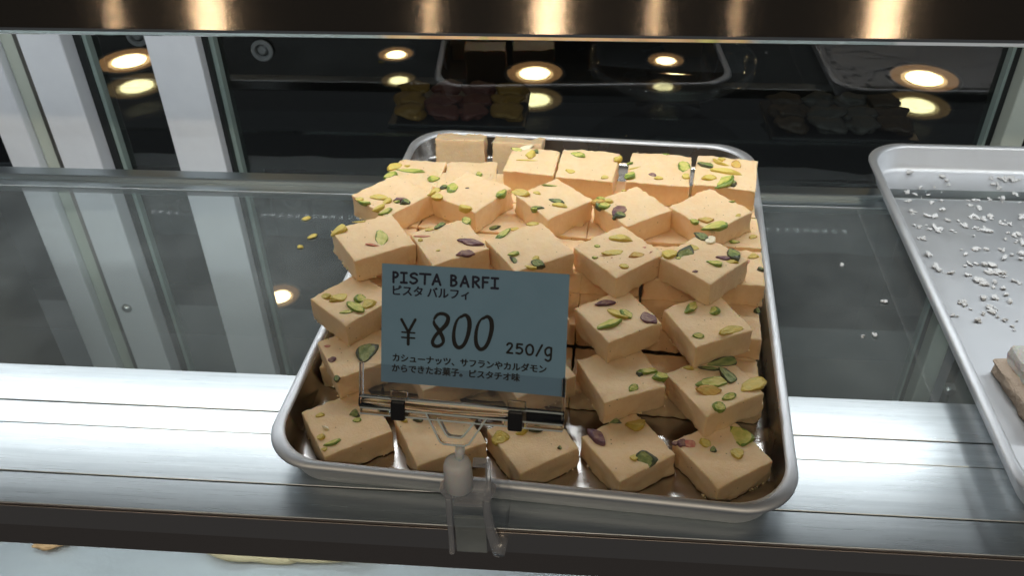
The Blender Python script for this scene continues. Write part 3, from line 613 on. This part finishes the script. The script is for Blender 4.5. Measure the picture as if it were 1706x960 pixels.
# ================================================================== coconut tray contents
m_coco = mat('grated_coconut', (.93, .94, .95), .8)
def flake_cluster(bm, cx, cy, z, R, rnd):
    n = max(2, int(R * R * 650000) + 2)
    for _ in range(n):
        a = rnd.uniform(0, 6.28); d = R * math.sqrt(rnd.random())
        x, y = cx + d * math.cos(a), cy + d * math.sin(a) * .8
        r = rnd.uniform(.0005, .0016) if rnd.random() < .75 else rnd.uniform(.0014, .0026)
        rot = Matrix.Rotation(rnd.uniform(0, 6.28), 3, 'Z'); o = Vector((rnd.uniform(-50, 50), 0, 0))
        sx, sy, sz = rnd.uniform(.7, 1.7), rnd.uniform(.5, 1.1), rnd.uniform(.35, .8)
        up = z + r * .4 + rnd.uniform(0, .0018) * (1 - d / R); k = len(bm.v)
        for c in ICO_V:
            p = c * r * (1 + .55 * noise.noise(c * 1.3 + o)); p = rot @ Vector((p.x * sx, p.y * sy, p.z * sz))
            bm.v.append((p.x + x, p.y + y, p.z + up))
        bm.f += [[k + i_ for i_ in f_] for f_ in ICO_F]
rnd = random.Random(4)
fb = Soup()
# (x, y, radius) of the clumps one can see, then fine scatter
for px_ in ((0.281, 0.706, 0.0025), (0.306, 0.702, 0.0012), (0.308, 0.695, 0.0010), (0.269, 0.672, 0.0010), (0.275, 0.670, 0.0010), (0.267, 0.659, 0.0014), (0.285, 0.669, 0.0018), (0.286, 0.659, 0.0019), (0.293, 0.661, 0.0012), (0.291, 0.647, 0.0016), (0.275, 0.638, 0.0011), (0.282, 0.637, 0.0015), (0.266, 0.642, 0.0027), (0.264, 0.622, 0.0026), (0.263, 0.605, 0.0018), (0.272, 0.618, 0.0017), (0.277, 0.622, 0.0011), (0.280, 0.619, 0.0019), (0.291, 0.631, 0.0013), (0.299, 0.632, 0.0011), (0.301, 0.626, 0.0023), (0.290, 0.616, 0.0021), (0.323, 0.664, 0.0020), (0.317, 0.654, 0.0022), (0.322, 0.652, 0.0018), (0.333, 0.666, 0.0014), (0.314, 0.638, 0.0034), (0.318, 0.636, 0.0029), (0.327, 0.638, 0.0024), (0.309, 0.621, 0.0021), (0.316, 0.619, 0.0027), (0.347, 0.691, 0.0025), (0.348, 0.684, 0.0018), (0.357, 0.700, 0.0042), (0.365, 0.700, 0.0037), (0.347, 0.701, 0.0016), (0.358, 0.673, 0.0036), (0.344, 0.665, 0.0022), (0.335, 0.631, 0.0039), (0.351, 0.640, 0.0025), (0.337, 0.614, 0.0029), (0.337, 0.604, 0.0033), (0.326, 0.607, 0.0011), (0.301, 0.592, 0.0016), (0.307, 0.592, 0.0008), (0.319, 0.593, 0.0015), (0.331, 0.588, 0.0023), (0.329, 0.580, 0.0013), (0.324, 0.586, 0.0009), (0.262, 0.582, 0.0016), (0.263, 0.568, 0.0022), (0.265, 0.562, 0.0021), (0.272, 0.559, 0.0019), (0.289, 0.572, 0.0013), (0.294, 0.572, 0.0011), (0.299, 0.572, 0.0013), (0.306, 0.571, 0.0020), (0.300, 0.564, 0.0031), (0.308, 0.561, 0.0040), (0.289, 0.552, 0.0022), (0.293, 0.547, 0.0021), (0.299, 0.549, 0.0018), (0.284, 0.559, 0.0019), (0.314, 0.552, 0.0012), (0.318, 0.551, 0.0018), (0.303, 0.543, 0.0016), (0.298, 0.544, 0.0010), (0.270, 0.524, 0.0030), (0.294, 0.531, 0.0017), (0.287, 0.518, 0.0038), (0.303, 0.535, 0.0010), (0.304, 0.527, 0.0009), (0.260, 0.509, 0.0018), (0.274, 0.504, 0.0017), (0.292, 0.506, 0.0010)):
    flake_cluster(fb, px_[0], px_[1], .0026, px_[2] * 1.25, rnd)
for _ in range(110): flake_cluster(fb, rnd.uniform(.262, .50), rnd.uniform(.48, .69), .0026, .0009, rnd)
for _ in range(25): flake_cluster(fb, rnd.uniform(.40, .50), rnd.uniform(.47, .68), .0026, rnd.uniform(.003, .011), rnd)
tag(obj('coconut_flakes', fb.mesh('coconut_flakes'), m_coco), 'white grated coconut flakes scattered over the tray floor', 'coconut', kind='stuff')
for i, (x, y, l_) in enumerate(((.2263, .6754, 'white coconut flake on the dark rear rail'), (.1971, .5715, 'lone white coconut flake on the shelf glass nearest the rear rail'), (.2174, .527, 'largest white coconut flake on the shelf glass'), (.1943, .4872, 'white coconut flake of a close pair near the aluminium rail'), (.2014, .4902, 'white coconut flake of a close pair near the aluminium rail'))):
    f = Soup(); flake_cluster(f, 0, 0, 0, .0016, random.Random(i + 9)); f = f.mesh('coconut_flake')
    o = obj('coconut_flake', f, m_coco, None, (x, y, -.0014 if i else .0002)); tag(o, l_, 'coconut flake', 'paired coconut flakes' if i > 2 else None)
# coconut sweets in the near end of the tray
m_cb = mat('coconut_sweet_white', (.84, .83, .80), .65, 0, **{'Subsurface Weight': .3, 'Subsurface Scale': .004}); v = coords(m_cb); n = nz(m_cb, v, 260, 4); bump(m_cb, n.outputs['Fac'], .8, .002)
m_cb2 = mat('coconut_sweet_tan', (.74, .60, .48), .6); v = coords(m_cb2); n = nz(m_cb2, v, 260, 4); bump(m_cb2, n.outputs['Fac'], .8, .002)
t = tag(empty('coconut_sweet', (.2990, .4330, .0026), (0, 0, .10)), 'white-topped coconut sweet with a tan, partly shade-coloured crumbly base in the dusted tray', 'sweet')
def rough_box(x0, x1, y0, y1, z0, z1, amp, seed):
    bm = B(x0, x1, y0, y1, z0, z1, .002, 2); bmesh.ops.subdivide_edges(bm, edges=bm.edges[:], cuts=7, use_grid_fill=True)
    for q in bm.verts: q.co += Vector((noise.noise(q.co * 260 + Vector((seed, 0, 0))), noise.noise(q.co * 260 + Vector((0, seed, 0))), noise.noise(q.co * 260))) * amp
    return bm
obj('tan_shaded_base', rough_box(-.0315, .045, -.0240, .0240, 0, .0105, .0020, 5), m_cb2, t, smooth=True)  # tan of its end, carried on for the shaded front face
obj('white_top', rough_box(-.0255, .045, -.0235, .0235, .0100, .0225, .0013, 3), m_cb, t, smooth=True)

# ================================================================== price card and its clear holder
CX = Vector((math.cos(-.1019) * math.cos(.0427), math.sin(-.1019) * math.cos(.0427), math.sin(.0427)))
n0 = Vector((math.sin(-.1019), -math.cos(-.1019), 0)); CY = (Vector((0, 0, 1)) * math.cos(.4927) - n0 * math.sin(.4927)); CY = (CY - CX * CX.dot(CY)).normalized(); CN = CX.cross(CY)
CW_, CH_ = .091, .0588
cc = Vector((-.0507, .3278, .1272)); tl = cc - CX * CW_ / 2 + CY * CH_ / 2
CM = Matrix(((CX.x, CY.x, CN.x, tl.x), (CX.y, CY.y, CN.y, tl.y), (CX.z, CY.z, CN.z, tl.z), (0, 0, 0, 1)))   # origin: card's top left corner, mm grid: x right, y up
m_card = mat('blue_card', (.150, .320, .500), .55); v = coords(m_card); n = nz(m_card, v, 60, 5); L(m_card, ramp(m_card, n.outputs['Fac'], [(.3, (.225, .400, .560)), (.7, (.245, .425, .590))]), P(m_card).inputs['Base Color'])
m_ink = mat('black_ink', (.010, .009, .009), .5); m_navy = mat('navy_ink', (.008, .010, .035), .5)
card = empty('price_card'); card.matrix_world = CM; tag(card, 'blue price card lettered PISTA BARFI in a clear clip holder', 'price card')
pb_ = bmesh.new(); bmesh.ops.create_grid(pb_, x_segments=24, y_segments=16, size=.5)
def cbow(x): return -.0006 * math.sin(x / CW_ * math.pi)
for w in pb_.verts: w.co = Vector(((w.co.x + .5) * CW_, (w.co.y - .5) * CH_, 0)); w.co.z = cbow(w.co.x)
bmesh.ops.solidify(pb_, geom=pb_.faces[:], thickness=.00025)
obj('card_sheet', pb_, m_card, card)
def ribbon(bm, pts, w, closed=False):
    """flat pen stroke; pts in mm on the card, w in mm (value or list)"""
    ps = [Vector((p[0], p[1])) for p in pts]; n = len(ps)
    # smooth with Catmull-Rom
    out = []; ws = []
    W = w if isinstance(w, (list, tuple)) else [w] * n
    for i in range(n if closed else n - 1):
        p0, p1, p2, p3 = (ps[(i - 1) % n] if closed or i > 0 else ps[i]), ps[i], ps[(i + 1) % n], (ps[(i + 2) % n] if closed or i + 2 < n else ps[(i + 1) % n])
        for k in range(6):
            t = k / 6
            out.append(.5 * ((2 * p1) + (-p0 + p2) * t + (2 * p0 - 5 * p1 + 4 * p2 - p3) * t * t + (-p0 + 3 * p1 - 3 * p2 + p3) * t ** 3)); ws.append(W[i] * (1 - t) + W[(i + 1) % n] * t)
    if not closed: out.append(ps[-1]); ws.append(W[-1])
    m_ = len(out); Lv, Rv = [], []
    for i, p in enumerate(out):
        a = out[(i - 1) % m_] if closed or i > 0 else p; b = out[(i + 1) % m_] if closed or i < m_ - 1 else p
        t = (b - a).normalized(); nn = Vector((-t.y, t.x)) * ws[i] / 2
        z = lambda q: bm.verts.new((q.x / 1000, -q.y / 1000, .00012 + cbow(q.x / 1000)))
        Lv.append(z(p + nn)); Rv.append(z(p - nn))
    for i in range(m_ if closed else m_ - 1):
        j = (i + 1) % m_; bm.faces.new((Lv[i], Rv[i], Rv[j], Lv[j]))
    if not closed:
        for p, r in ((out[0], ws[0] / 2), (out[-1], ws[-1] / 2)):
            bm.faces.new([bm.verts.new(((p.x + r * math.cos(a * math.pi / 5)) / 1000, -(p.y + r * math.sin(a * math.pi / 5)) / 1000, .00011 + cbow(p.x / 1000))) for a in range(10)])
def ln(a, b, k=3): return [(a[0] + (b[0] - a[0]) * i / k, a[1] + (b[1] - a[1]) * i / k) for i in range(k + 1)]
GL = {  # strokes in a unit box, y down
'P': [ln((.08, 0), (.08, 1)), [(.08, .04), (.5, .02), (.88, .14), (.9, .32), (.6, .48), (.1, .56)]],
'I': [ln((.05, .03), (.95, .03)), ln((.5, .03), (.5, .97)), ln((.03, .98), (.97, .98))],
'S': [[(.88, .14), (.6, .02), (.25, .1), (.1, .26), (.3, .42), (.7, .52), (.9, .70), (.7, .92), (.35, 1.0), (.06, .88)]],
'T': [ln((0, .03), (1, .03)), ln((.48, .03), (.46, 1))],
'A': [ln((.02, 1), (.52, 0), 4), ln((.52, 0), (.98, 1), 4), ln((.2, .66), (.82, .66))],
'B': [ln((.08, 0), (.08, 1)), [(.08, .02), (.5, .03), (.78, .16), (.66, .36), (.12, .46)], [(.12, .46), (.6, .48), (.92, .66), (.8, .88), (.45, .99), (.08, 1)]],
'R': [ln((.08, 0), (.08, 1)), [(.08, .03), (.5, .02), (.84, .15), (.78, .34), (.45, .48), (.1, .54)], ln((.35, .52), (.95, 1))],
'F': [ln((.08, 0), (.08, 1)), ln((.08, .03), (.95, .02)), ln((.08, .46), (.8, .46))],
'2': [[(.08, .2), (.3, .03), (.7, .04), (.85, .25), (.6, .55), (.08, .97)], ln((.08, .97), (.92, .97))],
'5': [[(.85, .03), (.5, .03), (.22, .03)], ln((.2, .03), (.14, .45)), [(.14, .45), (.5, .36), (.85, .5), (.88, .75), (.6, .96), (.1, .92)]],
'0': [[(.5, .0), (.14, .2), (.04, .55), (.2, .9), (.5, 1), (.82, .88), (.96, .5), (.84, .15)]],
'/': [ln((.95, -.05), (.05, 1.05))],
'g': [[(.85, .30), (.5, .25), (.12, .45), (.12, .75), (.4, .95), (.8, .80)], [(.87, .28), (.86, .9), (.8, 1.25), (.5, 1.4), (.15, 1.3)]],
}
def letter(bm, ch, x0, x1, y0, y1, w):
    for st_ in GL[ch]:
        ribbon(bm, [(x0 + (x1 - x0) * a, y0 + (y1 - y0) * b) for a, b in st_], w, ch == '0')
tb = bmesh.new()
for ch, a, b in (('P', 92, 135), ('I', 145, 197), ('S', 208, 272), ('T', 278, 358), ('A', 364, 428), ('B', 489, 540), ('A', 556, 620), ('R', 637, 694), ('F', 704, 755), ('I', 764, 820)):
    letter(tb, ch, (a - 18) * .0719 + .3, (b - 18) * .0719 - .3, 3.9, 8.9, 1.15)
obj('title_lettering', tb, m_navy, card)
tb = bmesh.new()
for ch, a, b in (('2', 880, 932), ('5', 942, 1000), ('0', 1010, 1070), ('/', 1080, 1128), ('g', 1136, 1195)):
    letter(tb, ch, (a - 18) * .0719 + .3, (b - 18) * .0719 - .3, 34.8 if ch != 'g' else 34.0, 39.7, 1.0)
obj('weight_lettering', tb, m_ink, card)
tb = bmesh.new()
ribbon(tb, ln((10.1, 26.9), (13.6, 33.0)), 1.4); ribbon(tb, ln((17.0, 26.6), (13.6, 33.0)), 1.4); ribbon(tb, ln((13.6, 33.0), (13.6, 39.0)), 1.55)
ribbon(tb, ln((10.4, 33.2), (16.8, 33.2)), .85); ribbon(tb, ln((10.4, 35.8), (16.8, 35.8)), .85)
# brush numerals
ribbon(tb, [(26.4, 25.6), (28.0, 23.4), (30.8, 22.8), (33.2, 24.3), (32.6, 27.6), (30.0, 30.7), (27.2, 33.8), (25.8, 36.8), (26.6, 38.7), (28.7, 38.9), (30.9, 37.2), (30.8, 34.6), (28.9, 31.2), (26.6, 28.2), (26.3, 26.6)], [q_ * 1.3 for q_ in (.9, 1.2, 1.3, 1.5, 1.7, 1.5, 1.3, 1.3, 1.5, 1.3, 1.1, 1.5, 1.6, 1.3, .8)])
for ox in (0, 10.9):
    ribbon(tb, [(39.7 + ox, 23.2), (37.8 + ox, 25.4), (36.6 + ox, 29.0), (36.2 + ox, 33.5), (36.9 + ox, 37.2), (38.8 + ox, 38.9), (41.2 + ox, 37.4), (43.0 + ox, 33.2), (43.9 + ox, 28.0), (43.4 + ox, 24.3), (41.6 + ox, 22.7), (39.4 + ox, 24.0)], [q_ * 1.3 for q_ in (.6, .9, 1.2, 1.4, 1.6, 1.5, 1.4, 1.5, 1.7, 1.7, 1.3, .8)])
obj('price_lettering', tb, m_ink, card)
def jp(body, x, base, width, m, name):
    cu = bpy.data.curves.new(name, 'FONT'); cu.body = body; cu.size = .0045; cu.offset = .00004; cu.resolution_u = 3
    t = bpy.data.objects.new(name, cu); COL.objects.link(t)
    bpy.context.view_layer.update()
    me = bpy.data.meshes.new_from_object(t.evaluated_get(bpy.context.evaluated_depsgraph_get()))
    bpy.data.objects.remove(t); bpy.data.curves.remove(cu)
    xs = [q.co.x for q in me.vertices]; k = width / 1000 / (max(xs) - min(xs)); x0 = min(xs)
    for q in me.vertices:
        q.co = Vector(((q.co.x - x0) * k + x / 1000, q.co.y * k - base / 1000, 0)); q.co.z = .00013 + cbow(q.co.x)
    # printed bold: the same outline struck twice, a hair apart
    vs_ = [q.co.copy() for q in me.vertices]; fs_ = [list(f_.vertices) for f_ in me.polygons]; n_ = len(vs_)
    me2 = bpy.data.meshes.new(name)
    st3 = (Vector((-.00014, -.00006, 0)), Vector((.00014, -.00006, .00002)), Vector((0, .00012, .00004)))
    me2.from_pydata([c + d_ for d_ in st3 for c in vs_], [], [[k_ + n_ * t_ for k_ in f_] for t_ in range(3) for f_ in fs_]); me2.update()
    return obj(name, me2, m, card)
jp('ピスタ バルフィ', 5.6, 14.8, 37.6, m_navy, 'subtitle_lettering')
jp('カシューナッツ、サフランやカルダモン', 5.9, 47.7, 76.0, m_ink, 'description_lettering')
jp('からできたお菓子。ピスタチオ味', 5.6, 52.9, 63.6, m_ink, 'description_lettering')

# holder: jaws in the card's frame (origin = card's top left, metres)
hold = empty('card_holder'); hold.matrix_world = CM; tag(hold, 'clear plastic clip holder clamped on the front rail, gripping the blue card', 'card holder')
def mm(v): return v / 1000
def hbox(name, x0, x1, y0, y1, z0, z1, m, bev=.4, par=None):
    return obj(name, B(mm(x0), mm(x1), mm(-y1), mm(-y0), mm(z0), mm(z1), mm(bev), 2), m, par or hold)
fp = hbox('front_jaw', -10.2, 91.2, 49.6, 67.2, .9, 2.1, m_clear_thin, .4)
hbox('jaw_edge', -10.6, -8.9, 49.4, 70, -.6, 2.4, m_glass, .5, fp); hbox('jaw_edge', 90.0, 91.7, 49.4, 70, -.6, 2.4, m_glass, .5, fp)
hbox('back_jaw', -9, 90, 52.5, 67.2, -2.0, -1.0, m_clear_thin, .4)
tbm = bmesh.new(); tube(tbm, [(mm(-10.4), mm(-69.2), 0), (mm(91.4), mm(-69.2), 0)], .0034, 16); obj('hinge_rod', tbm, m_glass, hold, smooth=True)
for yy_ in (66.6, 72.2, 75.2): obj('jaw_highlight', tube(bmesh.new(), [(mm(-10), -mm(yy_), .0021), (mm(91), -mm(yy_), .0021)], .00045, 8), m_highlight, fp, smooth=True)  # bright lines along the rod, added as painted highlights
for a, b in ((-10.4, 5.0), (14.5, 25.0), (51.5, 62.5), (73.0, 91.4)): hbox('lower_lip', a, b, 71.2, 75.4, -1.6, 1.6, m_glass, .8)
for a in (6.2, 64.6):
    bd = hbox('black_band', a, a + 7.2, 66.8, 77.0, -3.6, 4.2, m_black, 1.1)
    hbox('hinge_knuckle', a - .3, a + 8.6, 61.8, 66.4, 1.9, 3.6, m_glass, .5, bd)
nk = bmesh.new(); outer = [(23.5, -71.8), (54.5, -71.8), (46.0, -85.8), (43.5, -87.2), (33.0, -87.2), (31.0, -85.8)]
inner_ = [(29.5, -74.2), (48.5, -74.2), (43.0, -82.0), (41.5, -83.2), (35.5, -83.2), (34.0, -82.0)]
def frame(bm, o_, i_, z0, z1):
    n = len(o_); Vv = [[bm.verts.new((mm(a), mm(b), mm(z))) for a, b in q] for q in (o_, i_) for z in (z0, z1)]
    for k in range(n):
        j = (k + 1) % n
        bm.faces.new((Vv[0][k], Vv[0][j], Vv[2][j], Vv[2][k])); bm.faces.new((Vv[1][k], Vv[3][k], Vv[3][j], Vv[1][j]))
        bm.faces.new((Vv[0][k], Vv[1][k], Vv[1][j], Vv[0][j])); bm.faces.new((Vv[2][k], Vv[2][j], Vv[3][j], Vv[3][k]))
    bmesh.ops.recalc_face_normals(bm, faces=bm.faces[:]); return bm
frame(nk, outer, inner_, -2.4, 2.4); bmesh.ops.bevel(nk, geom=nk.edges[:], offset=.0004, segments=2, affect='EDGES'); neck = obj('neck', nk, m_glass, hold)
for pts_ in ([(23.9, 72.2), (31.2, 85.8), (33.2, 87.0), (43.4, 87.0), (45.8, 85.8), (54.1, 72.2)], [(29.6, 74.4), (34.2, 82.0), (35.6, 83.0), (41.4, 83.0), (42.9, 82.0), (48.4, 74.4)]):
    obj('neck_highlight', tube(bmesh.new(), [(mm(a_), -mm(c_), .0026) for a_, c_ in pts_], .0005, 8), m_highlight, neck, smooth=True)  # same pale strokes laid round the neck as glints
nk2 = bmesh.new(); prism(nk2, [(mm(a), mm(b)) for a, b in inner_], mm(-.5), mm(.5), 'z'); obj('neck_web', nk2, m_clear_thin, neck)

# clamp below: stands upright on the rail; built in world axes, parented to the holder
inv = CM.inverted()
def clamp(name, bm, m, par=None, smooth=False):
    o = obj(name, bm, m, par or hold, smooth=smooth)
    o.matrix_parent_inverse = inv
    return o
bx, by = -.0590, .3050
cap = lathe(bmesh.new(), [(.0001, .0205), (.0042, .0203), (.0064, .0188), (.0072, .0160), (.0076, .0010), (.0070, 0.0), (.0001, 0.0)], 28, (bx, by, .0400))
bl = clamp('ball_socket', cap, m_milky, None, True)
st_ = tube(bmesh.new(), [(bx + .001, by + .0015, .0595), (bx + .0015, by + .004, .0655)], .0024, 12); clamp('swivel_pin', st_, m_milky, None, True)
br = bmesh.new(); box(br, bx + .0078, bx + .0166, by - .001, by + .004, .0560, .0585, .0005); box(br, bx + .0142, bx + .0166, by - .001, by + .004, .0330, .0559, .0005); clamp('side_bracket', br, m_clear)
CLX = -.0535
# saddle with shoulders and two splayed legs, with pale edge tubes standing in for highlights
def plate(poly, y0, y1):
    bm = bmesh.new(); prism(bm, [(CLX - .001 + mm(a), mm(c)) for a, c in poly], y0, y1, 'y'); bmesh.ops.bevel(bm, geom=bm.edges[:], offset=.0005, segments=2, affect='EDGES'); return bm
def highlight_tube(pts, r=.00075, y=-.0026):
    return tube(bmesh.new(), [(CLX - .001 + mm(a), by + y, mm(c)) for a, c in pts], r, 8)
sd = clamp('saddle', plate([(-15, 38.3), (-12.6, 41), (11.6, 41), (14.5, 38.3), (11.4, 31.6), (-12.0, 31.6)], by - .0022, by + .0040), m_clear)
LEG_L = [(-12.0, 31.5), (-8.8, 31.5), (-9.4, 16), (-9.4, 0), (-9.8, -15.5), (-12.8, -15.5), (-12.2, 0), (-12.4, 16)]
LEG_R = [(7.8, 31.5), (11.4, 31.5), (11.2, 20), (13.4, 5), (17.0, -13.0), (15.0, -16.0), (11.8, -15.0), (8.8, 2), (7.6, 18)]
ll = clamp('leg', plate(LEG_L, by - .0022, by + .0022), m_clear); lr = clamp('leg', plate(LEG_R, by - .0022, by + .0022), m_clear)
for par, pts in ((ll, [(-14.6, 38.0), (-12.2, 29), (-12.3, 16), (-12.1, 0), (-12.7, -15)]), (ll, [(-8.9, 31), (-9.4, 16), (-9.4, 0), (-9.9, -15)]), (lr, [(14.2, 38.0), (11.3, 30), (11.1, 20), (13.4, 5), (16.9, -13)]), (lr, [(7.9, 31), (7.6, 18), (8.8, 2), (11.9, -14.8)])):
    bm_ = highlight_tube(pts); o_ = clamp('highlight_tube', bm_, m_highlight, par, True); o_.matrix_parent_inverse = inv
for zz in (32.2, 40.4): clamp('highlight_tube', highlight_tube([(-12.4, zz), (11.6, zz)]), m_highlight, sd, True)
clamp('highlight_tube', highlight_tube([(-9.2, 16.3), (7.4, 16.3)], .0006), m_highlight, ll, True); clamp('highlight_tube', highlight_tube([(-9.4, -13.6), (11.0, -13.6)], .0006), m_highlight, ll, True)
clamp('saddle_bar', B(CLX - .0085, CLX + .0068, by - .0032, by + .0050, .0275, .0300, .0006), m_clear, None)
clamp('jaw_plate', B(CLX - .0095, CLX + .0075, by - .0012, by + .0012, -.0135, .0160, .0005), m_frost)
# curved leaf spring and rolled foot at the side
sp = bmesh.new(); prev = None
for k in range(13):
    a = math.radians(80 - 120 * k / 12); x_ = CLX + .0085 + .0115 * math.cos(a); z_ = .020 + .022 * math.sin(a)
    cur = [sp.verts.new((x_, by - .002, z_)), sp.verts.new((x_, by + .012, z_))]
    if prev: sp.faces.new((prev[0], prev[1], cur[1], cur[0]))
    prev = cur
clamp('leaf_spring', sp, m_clear_thin, None, True)
rf = tube(bmesh.new(), [(CLX + .0140, by - .004, -.0095), (CLX + .0158, by + .010, -.0065)], .0036, 14); clamp('rolled_foot', rf, m_clear, None, True)
